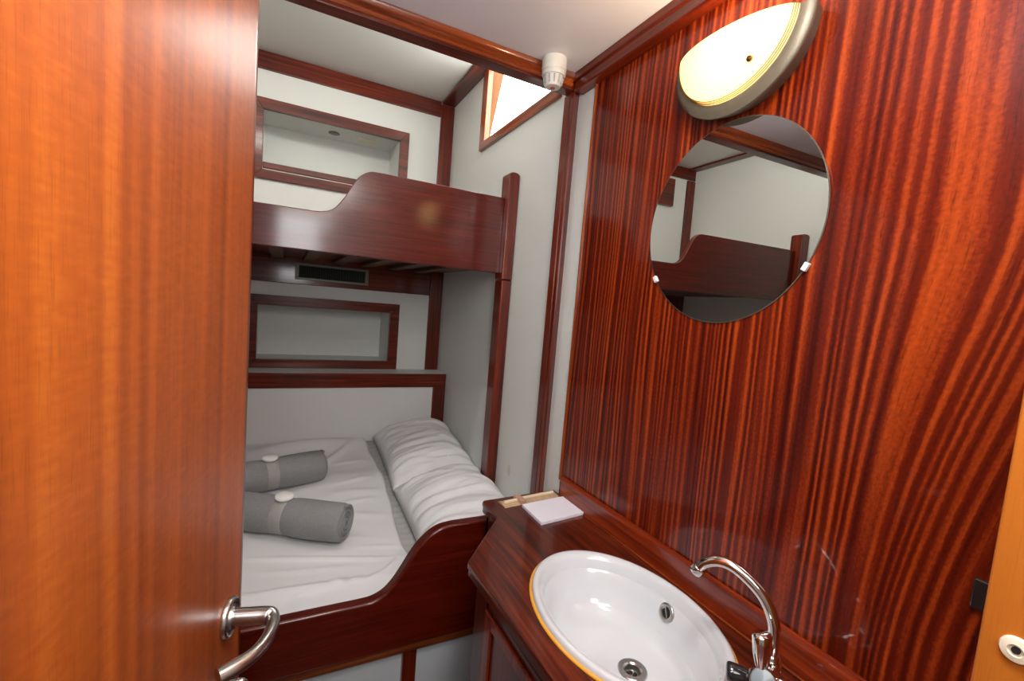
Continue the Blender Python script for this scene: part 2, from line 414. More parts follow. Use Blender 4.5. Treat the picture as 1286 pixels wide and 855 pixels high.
# ------------------------------------------------------------------ upper bunk
def board_poly(pts_r, xl, xr, zb, c):
    """S-curved top on both sides, mirrored about x=c"""
    s = [(p.x, p.y) for p in spline([Vector((a, b)) for a, b in pts_r], 6)]
    left = [(2*c-x, z) for x, z in s][::-1]
    return [(xl, zb), (xl, pts_r[-1][1])]+left+s+[(xr, pts_r[-1][1]), (xr, zb)]
ub = thing('upper_bunk', (-.15, 2.2, 1.58), 'red-brown varnished upper bunk with S-curved front board and posts', 'bunk')
pp = board_poly([(.08, 1.735), (.108, 1.738), (.142, 1.752), (.174, 1.792), (.200, 1.84), (.226, 1.880), (.262, 1.903), (.31, 1.9065)], XL+.07, .802, 1.596, -.008)
MB().prism(pp, 'Y', 1.745, 1.772).build('front_board', W_BOARD, ub, bevel=.004)
for x0, x1 in ((.800, .848), (XL+.002, XL+.072)):
    cx = (x0+x1)/2; q = [(x0, 1.57), (x1, 1.57)]+[(cx+(x1-x0)/2*math.cos(a), 1.994+.014*math.sin(a)) for a in [k*PI/8 for k in range(9)]]
    po = MB().prism([(p_[0], p_[1]) for p_ in q], 'Y', 1.711, 1.785).build('post', W_Z, ub, bevel=.006)
    MB().box((x0+.002, 1.713, .62), (x1, 1.783, 1.568)).build('post', W_Z, ub, bevel=.005)
MB().box((XL+.01, 1.772, 1.628), (.847, YH-.0145, 1.645)).build('base_board', W_X, ub)
for k in range(13):
    x = -1.08+k*.145
    MB().box((x, 1.774, 1.612), (x+.055, YH-.03, 1.627)).build('slat', PALEW, ub, bevel=.002)
# ------------------------------------------------------------------ air vent
vt = thing('air_vent', (.23, YH-.016, 1.512), 'dark metal air vent grille on the rail under the upper bunk', 'vent')
vx0, vx1, vz0, vz1 = .045, .415, 1.512, 1.598
f = MB(); yv = YH-.022
f.box((vx0, yv, vz0), (vx1, YH-.014, vz0+.012)).box((vx0, yv, vz1-.012), (vx1, YH-.014, vz1)).box((vx0, yv, vz0+.012), (vx0+.018, YH-.014, vz1-.012)).box((vx1-.018, yv, vz0+.012), (vx1, YH-.014, vz1-.012))
f.build('grille_frame', VENTM, vt, bevel=.0015)
MB().box((vx0+.018, YH-.0155, vz0+.012), (vx1-.018, YH-.0142, vz1-.012)).build('backing', DARK, vt)
s_ = MB()
for k in range(40):
    x = vx0+.022+k*(vx1-vx0-.044)/39
    s_.box((x-.0009, yv+.001, vz0+.012), (x+.0009, YH-.016, vz1-.012))
s_.build('louvres', plain('louvre_dark', (.04, .05, .035), .5, metal=.3), vt)
wb = thing('wooden_wall_box', (-.80, YH, 2.29), 'small square brown wooden box high on the far wall, seen only in the mirror', 'wall box')
MB().box((-.955, YH-.03, 2.290), (-.66, YH-.001, 2.490)).build('case', W_X, wb, bevel=.004)
MB().box((-.935, YH-.034, 2.310), (-.68, YH-.03, 2.470)).build('front_panel', W_X, wb, bevel=.002)
# niche ceiling details
cg = MB().lathe([(.0, .0), (.028, 0), (.030, -.003), (.022, -.005), (.0, -.005)], (.215, 2.80, 2.3375), (0, 0, 1), 28); tag(cg.build('cable_grommet', plain('grommet_grey', (.10, .10, .08), .5), smooth=40, origin=(.215, 2.8, 2.3375)), 'small dark round grommet in the ceiling of the upper niche', 'grommet')
tag(MB().box((.345, 2.765, 2.331), (.44, 2.835, 2.3375)).build('cover_plate', plain('cream_plate', (.68, .64, .48), .5), bevel=.003, origin=(.39, 2.8, 2.331)), 'cream rectangular cover plate in the ceiling of the upper niche', 'cover plate')

# ------------------------------------------------------------------ bedhead shelf box
bs = thing('wall_shelf', (-.15, 2.57, .5), 'white-topped ledge with dark wooden edging along the far wall above the bed', 'shelf')
YF = 2.48
MB().box((XL+.085, YF, 1.022), (.849, YH-.019, 1.0415)).build('shelf_top', WHITE, bs)
MB().box((XL+.085, YF-.012, .967), (.849, YF, 1.0425)).build('front_rail', W_X, bs, bevel=.002)
MB().box((.776, YF-.012, .45), (.849, YF, .967)).build('end_stile', W_Z, bs, bevel=.002)
MB().box((XL+.085, YF, .45), (.849, YF+.015, 1.022)).build('back_panel', plain('white_panel', (.70, .70, .69), .45, var=.04, vscale=3), bs)

# ------------------------------------------------------------------ lower bunk
lb = thing('lower_bunk', (-.15, 1.9, 0), 'lower double bunk base with S-curved red-brown front board', 'bunk')
pp = board_poly([(.17, .564), (.225, .564), (.262, .567), (.295, .582), (.322, .61), (.345, .645), (.366, .680), (.390, .714), (.425, .746), (.460, .762), (.50, .767)], XL+.002, .66, .396, -.15)
MB().prism(pp, 'Y', 1.272, 1.312).build('front_board', W_BOARD, lb, bevel=.009, seg=3)
MB().box((XL+.002, 1.284, .366), (.66, 1.312, .3955)).build('base_rail', wood('rail_wood', c3(.08, .015, .004), c3(.2, .045, .01), c3(.3, .08, .02), 'X', 70, 2.5), lb, bevel=.003)
MB().box((XL+.002, 1.305, .02), (.848, 1.312, .366)).build('base_panel', GREYW, lb)
for x in (.366, -.40):
    MB().box((x, 1.288, .0), (x+.044, 1.3048, .366)).build('stile', W_Z, lb, bevel=.002)
MB().box((XL+.003, 1.314, .40), (.847, 2.475, .415)).build('mattress_board', PALEW, lb)
# mattress and bedding as height fields
def bed_z(x, y):
    return .578+.10*sm((y-1.45)/1.1)*.95+.02*sm((y-2.2)/.25)
def wr(x, y, s=1.0, a=.004, sx=3, sy=9, seed=0):
    n = noise.noise(Vector((x*sx*s+seed, y*sy*s+1.3*seed, seed*.7)))
    n2 = noise.noise(Vector((x*sx*2.3*s-seed, y*sy*2.1*s, seed*1.7+3)))
    return a*(1-abs(n)*2.4)+a*.5*(1-abs(n2)*2)
def ridge(x, y, a, b, w_, h_):
    ax, ay = a; bx, by = b; dx, dy = bx-ax, by-ay
    t = max(0, min(1, ((x-ax)*dx+(y-ay)*dy)/(dx*dx+dy*dy)))
    d = math.hypot(x-ax-t*dx, y-ay-t*dy)
    e = math.sin(PI*min(1, max(0, .08+.84*t)))
    return h_*e*math.exp(-(d/w_)**2)
def slab(x0, x1, y0, y1, topf, zb, nu, nv, botf=None):
    mb = MB()
    X_ = [x0+(x1-x0)*i/nu for i in range(nu+1)]; Y_ = [y0+(y1-y0)*j/nv for j in range(nv+1)]
    vs = [(x, y, topf(x, y)) for y in Y_ for x in X_]
    bf = botf or (lambda x, y: zb)
    vs += [(x, y, bf(x, y)) for y in Y_ for x in X_]
    n = (nu+1)*(nv+1); W_ = nu+1
    fs = [(j*W_+i, j*W_+i+1, (j+1)*W_+i+1, (j+1)*W_+i) for j in range(nv) for i in range(nu)]
    fs += [(n+j*W_+i, n+(j+1)*W_+i, n+(j+1)*W_+i+1, n+j*W_+i+1) for j in range(nv) for i in range(nu)]
    fs += [(i, n+i, n+i+1, i+1) for i in range(nu)]+[(nv*W_+i, nv*W_+i+1, n+nv*W_+i+1, n+nv*W_+i) for i in range(nu)]
    fs += [(j*W_, (j+1)*W_, n+(j+1)*W_, n+j*W_) for j in range(nv)]+[(j*W_+nu, n+j*W_+nu, n+(j+1)*W_+nu, (j+1)*W_+nu) for j in range(nv)]
    mb.add(vs, fs); return mb
def mat_top(x, y):
    e = sm((y-1.318)/.04)
    return .50+(bed_z(x, y)-.018-.50)*e+.0018*math.sin(y*160+3*noise.noise(Vector((x*9, y*5, 2))))*sm((x-.3)/.1)
mt = slab(XL+.01, .845, 1.318, 2.47, mat_top, .416, 60, 150).build('mattress', SHEET, smooth=60, origin=(-.15, 1.9, .416))
tag(mt, 'mattress with grey sheet showing beside the pillows on the lower bunk', 'mattress')
def edge_x(y): return .425+.012*math.sin(y*7)+.01*noise.noise(Vector((y*8, 0, 0)))
def duv_top(x, y):
    z = bed_z(x, y)
    # front roll over the edge of the mattress
    e = sm((y-1.316)/.055)
    z = .535+(z-.535)*e
    z += wr(x, y, 1, .0035, 2.2, 5, 1.7)
    z += ridge(x, y, (-.25, 1.40), (.30, 1.37), .012, .010)
    z += ridge(x, y, (-.10, 1.335), (.38, 1.36), .014, .008)
    z += ridge(x, y, (-.12, 1.60), (.42, 1.44), .010, .008)
    z += ridge(x, y, (.18, 1.80), (.40, 1.74), .022, .007)
    z += ridge(x, y, (.20, 1.95), (.40, 1.93), .02, .008)
    z += ridge(x, y, (.17, 1.86), (.36, 1.88), .012, .007)
    z += ridge(x, y, (.22, 2.02), (.38, 2.06), .014, .006)
    z += ridge(x, y, (.15, 2.16), (.36, 2.42), .016, .016)
    z += ridge(x, y, (-.15, 2.34), (.34, 2.42), .05, .035)
    z += ridge(x, y, (-.15, 2.22), (.15, 2.30), .03, .015)
    for (a, b, w_, h_) in (((.10, 1.33), (.20, 1.40), .009, .007), ((.17, 1.33), (.24, 1.39), .007, .006), ((.24, 1.335), (.36, 1.43), .009, .008), ((.02, 1.33), (.10, 1.37), .008, .006), ((.30, 1.35), (.41, 1.50), .010, .007), ((-.05, 1.50), (.25, 1.45), .012, .004), ((.26, 1.56), (.41, 1.52), .008, .005), ((.05, 1.70), (.36, 1.58), .010, .003), ((.22, 2.20), (.38, 2.22), .012, .006)):
        z += ridge(x, y, a, b, w_, h_)
    return z
def duv(u, v): return None
def dt2(x, y):
    ex = edge_x(y)
    return duv_top(x, y)
# right hem follows edge_x : warp the grid
mbd = slab(0, 1, 1.316, 2.462, lambda u, y: 0, 0, 130, 150)
vs = []
half = len(mbd.v)//2
for i, (u, y, z) in enumerate(mbd.v):
    ex = edge_x(y); x = (XL+.012)+(ex-(XL+.012))*(u**.8)
    zt = duv_top(x, y); d = (ex-x)
    rnd = .010*(1-math.sqrt(max(0, 1-max(0, 1-d/.014)**2)))
    zb = mat_top(x, y)+.001
    vs.append((x, y, max(zt-rnd, zb+.002) if i < half else zb))
mbd.v = vs
tag(mbd.build('duvet', LINEN, smooth=60, origin=(-.35, 1.9, .55)), 'creased white duvet spread over the lower bunk beneath the towels', 'duvet')

# pillows
def pillow(cx, cy, hx, hy, h, tilt, seed, yaw, label, zoff=0.0):
    mb = MB(); nu, nv = 56, 72
    def f(u, v, sgn):
        a = 2*u-1; b = 2*v-1
        pinch = 1-.055*(1-abs(b)**2)*abs(a)**6-.0
        pa = a*(1-.05*(1-b*b)); pb = b*(1-.04*(1-a*a))
        x = pa*hx; y = pb*hy
        pr = (max(0, 1-abs(a)**2.6))**.50*(max(0, 1-abs(b)**2.8))**.46
        if sgn > 0:
            z = h*pr
            fold = noise.noise(Vector((a*.55+seed, b*4.2+a*.9*math.sin(seed), seed)))
            fold2 = noise.noise(Vector((a*.8-seed, b*10+a*1.2, seed*2)))
            k = (1-abs(fold)*3.2); k2 = (1-abs(fold2)*3)
            z += (.015*k+.006*k2)*min(1, pr*1.6)*(.75-.25*a)
        else:
            z = -h*.12*pr
        # lift on the wall side, droop to bed on the room side
        z += tilt*sm((a+.9)/1.5)
        rx = x*math.cos(yaw)-y*math.sin(yaw); ry = x*math.sin(yaw)+y*math.cos(yaw)
        X0, Y0 = cx+rx, cy+ry
        if 1.695 < Y0 < 1.80: X0 = min(X0, .797)
        return (min(X0, .846), min(Y0, 2.464), bed_z(X0, Y0)+.001+zoff+z)
    mb.grid(lambda u, v: f(u, v, 1), nu, nv); mb.grid(lambda u, v: f(u, v, -1), nu, nv)
    o = mb.build('pillow', LINEN, smooth=80, origin=(cx, cy, .62))
    import bmesh
    bm = bmesh.new(); bm.from_mesh(o.data); bmesh.ops.remove_doubles(bm, verts=bm.verts, dist=.0004); bmesh.ops.recalc_face_normals(bm, faces=bm.faces); bm.to_mesh(o.data); bm.free()
    return tag(o, label, 'pillow', 'pillows on the lower bunk')
pillow(.655, 2.188, .205, .278, .115, .035, 3.1, .0, 'white pillow at the far end of the bed against the shelf panel')
pillow(.655, 1.632, .205, .285, .125, .035, 8.4, .0, 'white pillow nearer the washbasin behind the front board', .004)

# towels
def towel(p0, p1, r_, label, soap_label, seed):
    p0 = Vector(p0); p1 = Vector(p1); ax = (p1-p0).normalized(); mid = p0.lerp(p1, .56)
    t = thing('rolled_towel', (mid.x, mid.y, mid.z-r_), label, 'towel', 'rolled towels on the bed')
    side = ax.cross(Vector((0,0,1))).normalized(); up = Vector((0,0,1))
    n = 34; seg = 44; Lh = (p1-p0).length
    mb = MB(); vs = []
    prof = [(0.0, .80), (0.003, .92), (.010, .985)]+[(.02+.96*i/n*(Lh-.04)/Lh*1.0, 1) for i in range(1, n)]
    prof = [(0.0, .86), (.006/Lh, .95), (.016/Lh, .99)]+[(.03/Lh+(1-.06/Lh)*i/n, 1) for i in range(n+1)]+[(1-.016/Lh, .99), (1-.006/Lh, .95), (1, .86)]
    for tt, k in prof:
        dband = abs(tt-.56)*Lh
        squeeze = 1-.11*math.exp(-(dband/.035)**2)
        for q in range(seg):
            a = 2*PI*q/seg
            rr = r_*k*squeeze*(1+.02*noise.noise(Vector((math.cos(a)*2, math.sin(a)*2, tt*5+seed))))
            vv = p0+ax*tt*Lh+side*math.cos(a)*rr+up*math.sin(a)*rr*(.94 if math.sin(a) > 0 else 1.0)
            vs.append(vv)
    m_ = len(prof)
    fs = [(i*seg+q, i*seg+(q+1) % seg, (i+1)*seg+(q+1) % seg, (i+1)*seg+q) for i in range(m_-1) for q in range(seg)]
    fs += [tuple(range(seg))[::-1], tuple(range((m_-1)*seg, m_*seg))]
    mb.add(vs, fs); mb.build('towel_roll', TOWEL, t, smooth=50)
    # spiral layers at the visible end
    sp = []
    for i in range(150):
        a = i/150*2*PI*3.3; rr = r_*(.12+.76*i/150)
        sp.append(p0-ax*.001+side*math.cos(a)*rr+up*math.sin(a)*rr)
    MB().tube(sp, .0052, 8).build('spiral_edge', TOWEL, t, smooth=80)
    # paper band
    bp = []
    band = MB(); vs = []
    for tt in (-.022, -.02, .02, .022):
        for q in range(seg):
            a = 2*PI*q/seg; rr = r_*(.925 if abs(tt) > .021 else .945)
            vs.append(p0.lerp(p1, .56)+ax*tt+side*math.cos(a)*rr+up*math.sin(a)*rr*(.94 if math.sin(a) > 0 else 1.0))
    fs = [(i*seg+q, i*seg+(q+1) % seg, (i+1)*seg+(q+1) % seg, (i+1)*seg+q) for i in range(3) for q in range(seg)]
    band.add(vs, fs); band.build('band', plain('band_grey', (.36, .35, .33), .6), t, smooth=60)
    sc = mid+Vector((0, 0, r_*.90))
    s = MB().lathe([(.0, 0), (.026, 0), (.0305, .004), (.0305, .010), (.026, .0145), (.0, .0155)], sc, (0.05, -.1, 1), 36)
    tag(s.build('soap', SOAP, smooth=50, origin=sc), soap_label, 'soap', 'round soaps on the towels')
zA = bed_z(0, 1.7)+.068; zB = bed_z(0, 2.05)+.070
towel((.218, 1.60, zA), (-.13, 1.805, zA+.004), .068, 'rolled grey towel nearer the front board showing its spiral end', 'round white soap on the nearer rolled towel', 1)
towel((.172, 2.085, zB), (-.19, 1.965, zB), .068, 'rolled grey towel farther back on the bed towards the shelf', 'round white soap on the farther rolled towel', 5)

# ------------------------------------------------------------------ door
th = math.radians(15)
dt = Vector((-math.sin(th), -math.cos(th), 0)); dn = Vector((math.cos(th), -math.sin(th), 0))
E = Vector((-.0395, .711, 0))
dr = thing('door_1', (E.x, E.y, 0), 'open orange-brown striped wooden door on the left', 'door', kind='structure')
def dp(s, d, z): return E+dt*s+dn*d+Vector((0, 0, z))
def dbox(mb, s0, s1, d0, d1, z0, z1):
    vs = [dp(s, d, z) for z in (z0, z1) for s, d in ((s0, d0), (s1, d0), (s1, d1), (s0, d1))]
    return mb.add(vs, [(0,3,2,1),(4,5,6,7),(0,1,5,4),(1,2,6,5),(2,3,7,6),(3,0,4,7)])
# leaf built in its own frame so the grain follows the leaf
leafm = dbox(MB(), .012, .62, -.034, 0, .03, 2.04)
leaf = leafm.build('door_leaf', W_DOOR, dr)
e_ = MB(); prof = [(.012, 0), (.006, .0005), (.0015, -.003), (0, -.008), (0, -.030), (.003, -.034), (.012, -.034)]
n = len(prof); e_.add([dp(s, d, .03) for s, d in prof]+[dp(s, d, 2.04) for s, d in prof], [tuple(range(n)), tuple(range(n, 2*n))]+[(i, (i+1) % n, n+(i+1) % n, n+i) for i in range(n)])
e_.build('edge_lipping', wood('door_lipping', c3(.10, .02, .004), c3(.22, .045, .008), c3(.32, .08, .012), 'Z', 60, 1, coat_rough=.1), dr, smooth=60)
H0 = Vector((-.0535, .658, 1.021))
sH = (H0-E).dot(dt)
def hp(s, d, z): return E+dt*(sH+s)+dn*d+Vector((0, 0, 1.021+z))
hd = MB()
ros = MB()
# rosette ring with raised collar
ros.lathe([(.0, 0), (.0250, 0), (.0260, .003), (.0245, .007), (.0225, .008), (.020, .006), (.016, .006), (.015, .010), (.0, .010)], hp(0, 0, 0), dn, 44, sx=1.0, sy=1.0)
rs = ros.build('rosette', STEEL, dr, smooth=45)
path = spline([hp(0, .008, 0), hp(0, .028, 0), hp(0, .046, 0), hp(.004, .057, 0), hp(.020, .0615, 0), hp(.045, .062, 0), hp(.068, .056, 0), hp(.085, .044, 0), hp(.100, .028, 0)], 6)
rad = [.0]*len(path)
for i in range(len(path)):
    u_ = i/(len(path)-1); rad[i] = .0112 if u_ < .30 else (.0112-.0034*sm((u_-.30)/.12) if u_ < .7 else .0078+.0012*sm((u_-.7)/.2))
MB().tube(path, rad, 24).build('door_handle', STEEL, dr, smooth=80)
ros2 = MB().lathe([(.0, 0), (.0235, 0), (.0245, .003), (.021, .007), (.0, .0085)], hp(.0, 0, -.100), dn, 40)
ros2.build('lock_rosette', STEEL, dr, smooth=45)
MB().lathe([(.0, .008), (.011, .008), (.013, .014), (.013, .022), (.009, .027), (.0, .028)], hp(.0, 0, -.100), dn, 28, sx=1, sy=.55).build('thumb_turn', STEEL, dr, smooth=50)
for z in (1.8, 1.1, .3):
    hm = MB(); hm.tube([dp(.622, -.002, z), dp(.622, -.002, z+.09)], .008, 16); hm.build('hinge', STEEL, dr, smooth=50)

# ------------------------------------------------------------------ vanity
cab = thing('vanity_cabinet', (.65, .7, 0), 'dark red wooden cabinet under the basin worktop', 'cabinet')
pl_ = [(.848, 1.255), (.60, 1.255), (.60, 1.14), (.448, .952), (.448, .155), (.848, .155)]
MB().prism(pl_, 'Z', .0, .60).build('body', W_CAB, cab)
sh = MB()   # upper carcass as shell so that the bowl hangs free
sh.box((.448, .155, .60), (.462, .952, .8195)); sh.box((.832, .155, .60), (.848, 1.255, .8195)); sh.box((.462, .155, .60), (.832, .17, .8195)); sh.box((.60, 1.24, .60), (.832, 1.255, .8195))
sh.prism([(.60, 1.255), (.60, 1.14), (.448, .952), (.460, .945), (.614, 1.132), (.614, 1.255)], 'Z', .60, .8195)
sh.build('upper_body', W_CAB, cab)
MB().box((.442, .885, .0), (.4475, .950, .8195)).build('corner_stile', W_CAB, cab, bevel=.0015)
dd = MB().box((.436, .20, .06), (.4475, .868, .795)).build('door', W_CAB, cab, bevel=.004)
fr = MB()
fr.box((.429, .835, .06), (.436, .868, .775)).box((.429, .20, .06), (.436, .235, .775)).box((.429, .235, .745), (.436, .835, .775)).box((.429, .235, .06), (.436, .835, .09))
fr.build('door_frame', wood('cab_red', c3(.08, .008, .003), c3(.2, .02, .005), c3(.3, .035, .008), 'Z', 60, 2), dd, bevel=.003)
# worktop with oval hole
wt = thing('worktop', (.65, .7, .82), 'dark glossy red-brown wooden worktop with cut corner around the basin', 'worktop')
out = [(.8449, 1.255), (.5925, 1.2445), (.580, 1.2435), (.5725, 1.236), (.5705, 1.224), (.5735, 1.138), (.5715, 1.126), (.413, .946), (.4085, .938), (.4085, .926), (.4325, .15), (.8449, .15)]
SC = (.641, .658); RA, RB = .171, .233
def outline_at(a):
    d = Vector((math.cos(a), math.sin(a))); best = None
    for i in range(len(out)):
        p_, q_ = Vector(out[i]), Vector(out[(i+1) % len(out)]); e = q_-p_
        den = d.x*e.y-d.y*e.x
        if abs(den) < 1e-9: continue
        r0 = p_-Vector(SC); t_ = (r0.x*e.y-r0.y*e.x)/den; s_2 = (r0.x*d.y-r0.y*d.x)/den
        if t_ > 0 and -1e-6 <= s_2 <= 1+1e-6 and (best is None or t_ > best): best = t_
    return Vector(SC)+d*best
angs = sorted(set([2*PI*k/96 for k in range(96)]+[math.atan2(y-SC[1], x-SC[0]) % (2*PI) for x, y in out]))
mb = MB(); ins = []; ous = []
for a in angs:
    d = Vector((math.cos(a), math.sin(a))); k = 1/math.sqrt((d.x/(RA-.007))**2+(d.y/(RB-.007))**2)
    ins.append(Vector(SC)+d*k); ous.append(outline_at(a))
n = len(angs); ZT, ZB = .85, .8195
cc = Vector(SC)
def shrink(p_, e): 
    return p_+(cc-p_).normalized()*e
rings = [[(p_.x, p_.y, ZT) for p_ in ins], [(shrink(p_, .004).x, shrink(p_, .004).y, ZT) for p_ in ous], [(shrink(p_, .0012).x, shrink(p_, .0012).y, ZT-.0014) for p_ in ous], [(p_.x, p_.y, ZT-.004) for p_ in ous], [(p_.x, p_.y, ZT-.013) for p_ in ous], [(shrink(p_, .004).x, shrink(p_, .004).y, ZT-.015) for p_ in ous], [(shrink(p_, .004).x, shrink(p_, .004).y, ZB) for p_ in ous], [(p_.x, p_.y, ZB) for p_ in ins]]
vs = [v for rg in rings for v in rg]; m_ = len(rings)
fs = [(i*n+k, i*n+(k+1) % n, ((i+1) % m_)*n+(k+1) % n, ((i+1) % m_)*n+k) for i in range(m_) for k in range(n)]
mb.add(vs, fs); mb.build('slab', W_TOP, wt, smooth=25)
sb = MB().prism([(.8449, .8502), (.8449, .9165), (.8435, .918), (.8415, .918), (.8408, .9155), (.8398, .9178), (.8378, .9172), (.8372, .9145), (.8360, .916), (.834, .912), (.8335, .905), (.8335, .8502)], 'Y', .155, 1.2)
sb.build('splashback', wood('splash_wood', c3(.10, .010, .003), c3(.22, .024, .005), c3(.36, .05, .009), 'Y', 70, 2.5, coat_rough=.12), wt, smooth=30)
MB().box((.8290, .155, .8502), (.8335, 1.2, .8535)).build('joint_bead', W_YL, wt, bevel=.001)
# basin
bn = thing('wash_basin', (SC[0], SC[1], .72), 'oval white ceramic washbasin set into the wooden worktop', 'basin')
prof = [(1.0, .8505), (1.0, .856), (.992, .8615), (.975, .864), (.95, .8645), (.915, .862), (.885, .855), (.865, .842), (.845, .82), (.81, .79), (.75, .765), (.65, .748), (.5, .739), (.3, .7345), (.105, .733)]
mb = MB(); seg = 96; vs = []
DC = (.668, .641)
for k, z in prof:
    blend = sm((1-k)/.9)
    cx, cy = SC[0]+(DC[0]-SC[0])*blend, SC[1]+(DC[1]-SC[1])*blend
    # rim keeps constant width
    ra, rb = RA*k, RB*k
    if k < .2: ra = rb = .0205
    for q in range(seg):
        a = 2*PI*q/seg; vs.append((cx+ra*math.cos(a), cy+rb*math.sin(a), z))
inner = len(prof)
outp = [(.80, .80), (.72, .755), (.5, .727), (.14, .722)]
for k, z in [(1.0-.06, .8502), (.86, .835)]+outp:
    blend = sm((1-k)/.9); cx, cy = SC[0]+(DC[0]-SC[0])*blend, SC[1]+(DC[1]-SC[1])*blend
    for q in range(seg):
        a = 2*PI*q/seg; vs.append((cx+RA*k*math.cos(a), cy+RB*k*math.sin(a), z))
fs = []
for i in range(inner-1): fs += [(i*seg+q, i*seg+(q+1) % seg, (i+1)*seg+(q+1) % seg, (i+1)*seg+q) for q in range(seg)]
order = [0]+list(range(inner, inner+6))
for a_, b_ in zip(order[:-1], order[1:]): fs += [(a_*seg+q, a_*seg+(q+1) % seg, b_*seg+(q+1) % seg, b_*seg+q) for q in range(seg)]
a_, b_ = inner+5, inner-1
fs += [(a_*seg+q, a_*seg+(q+1) % seg, b_*seg+(q+1) % seg, b_*seg+q) for q in range(seg)]
mb.add(vs, fs); mb.build('bowl', CERAM, bn, smooth=80)
# sealant bead
sp = [(SC[0]+(RA+.0018)*math.cos(a), SC[1]+(RB+.0018)*math.sin(a), .8515) for a in [2*PI*k/96 for k in range(97)]]
MB().tube(sp, .0042, 8, flat=.8).build('sealant_bead', GOLD, bn, smooth=80)
dg = MB().lathe([(.0, -.012), (.0155, -.012), (.0165, .0), (.0195, .003), (.0285, .0035), (.0305, .0015), (.0305, -.001), (.0180, -.0015), (.0172, -.014), (.0, -.014)], (DC[0], DC[1], .7335), (0, 0, 1), 44)
dg = dg.build('drain', STEEL, bn, smooth=40)
for k in range(6):
    a = 2*PI*k/6; MB().lathe([(.0, 0), (.0042, 0), (.0042, .0008), (0, .0008)], (DC[0]+.009*math.cos(a), DC[1]+.009*math.sin(a), .7218), (0,0,1), 12).build('drain_hole', DARK, dg)
MB().lathe([(.0, 0), (.0045, 0), (.003, .002), (0, .003)], (DC[0], DC[1], .7218), (0,0,1), 16).build('drain_screw', BRASS, dg, smooth=40)
# overflow ring on the wall side of the bowl
on = Vector((-.95, -.02, .28)).normalized(); oc = Vector((.7825, .671, .812))
ov = MB().lathe([(.0118, -.004), (.0118, .002), (.0140, .0035), (.0180, .003), (.0200, .0005), (.0200, -.003), (.0118, -.004)], oc, on, 36).build('overflow', STEEL, bn, smooth=50)
MB().lathe([(.0, 0), (.0119, 0), (.0119, .0005), (0, .0005)], oc-on*.001, on, 30).build('overflow_hole', DARK, ov)
MB().tube([oc+on*.001+Vector((.001, .004, .0105)), oc+on*.001+Vector((-.001, -.004, -.0105))], .0018, 8).build('overflow_bar', STEEL, ov, smooth=80)

# ------------------------------------------------------------------ tap
TB = Vector((.752, .420, .85))
tp = thing('basin_tap', TB, 'chrome swan-neck tap with cross handle at the corner of the basin', 'tap')
MB().lathe([(.0, 0), (.027, 0), (.0275, .004), (.024, .009), (.018, .014), (.0165, .03), (.0165, .052), (.014, .058), (.0, .059)], TB, (0,0,1), 40).build('tap_body', CHROME, tp, smooth=40)
sp_pts = [TB+Vector((0, 0, .055)), TB+Vector((.0, .0, .085)), TB+Vector((-.002, .003, .120)), TB+Vector((-.010, .022, .157)), TB+Vector((-.024, .058, .182)), TB+Vector((-.036, .086, .187)), TB+Vector((-.046, .110, .174)), TB+Vector((-.052, .124, .152))]
pth = spline(sp_pts, 7)
spo = MB().tube(pth, .0098, 26).build('spout', CHROME, tp, smooth=80)
d_ = (pth[-1]-pth[-2]).normalized()
MB().lathe([(.0105, -.010), (.0125, -.009), (.0125, .002), (.0110, .004), (.0085, .004), (.008, -.003), (0, -.003)], pth[-1], d_, 30).build('aerator', CHROME, spo, smooth=40)
MB().lathe([(.0, .056), (.0125, .056), (.0145, .060), (.0125, .065), (.0105, .067), (.0, .067)], TB, (0,0,1), 30).build('collar', CHROME, tp, smooth=40)
# cross handle: hub axis leans toward the room, lobes around it
hc = Vector((.703, .402, .897)); ha = Vector((-.62, -.55, .56)).normalized()
hnd = MB().tube([TB+Vector((-.006, -.004, .035)), hc-ha*.006], [.012, .0135], 24).build('handle', CHROME, tp, smooth=60)
MB().lathe([(.0, 0), (.0200, 0), (.0215, .003), (.0210, .007), (.0185, .010), (.0, .0095)], hc, ha, 40).build('cap_ring', CHROME, hnd, smooth=40)
MB().lathe([(.0, .0098), (.0182, .0098), (.0172, .0125), (.0, .0135)], hc, ha, 40).build('cap', CAPG, hnd, smooth=40)
upv = (Vector((0,0,1))-ha*ha.z).normalized(); sdv = ha.cross(upv).normalized()
for k in range(4):
    a = math.radians(2+90*k); d_ = (upv*math.cos(a)+sdv*math.sin(a)).normalized()
    ls = (1.28, .86, .8, .8)[k]
    if k == 0: d_ = Vector((.02, .12, 1)).normalized()
    MB().lathe([(r_*(1 if k == 0 else .9), h_*ls) for r_, h_ in [(.0, .008), (.0075, .008), (.0085, .014), (.0115, .022), (.0150, .034), (.0165, .048), (.0165, .055), (.0145, .0585), (.008, .060), (.0, .060)]], hc-ha*.006, d_, 30, sx=1, sy=.85).build('handle_lobe', BLACKG if k in (1,) else CHROME, hnd, smooth=50)  # one chrome lobe coloured black to stand for its dark reflection

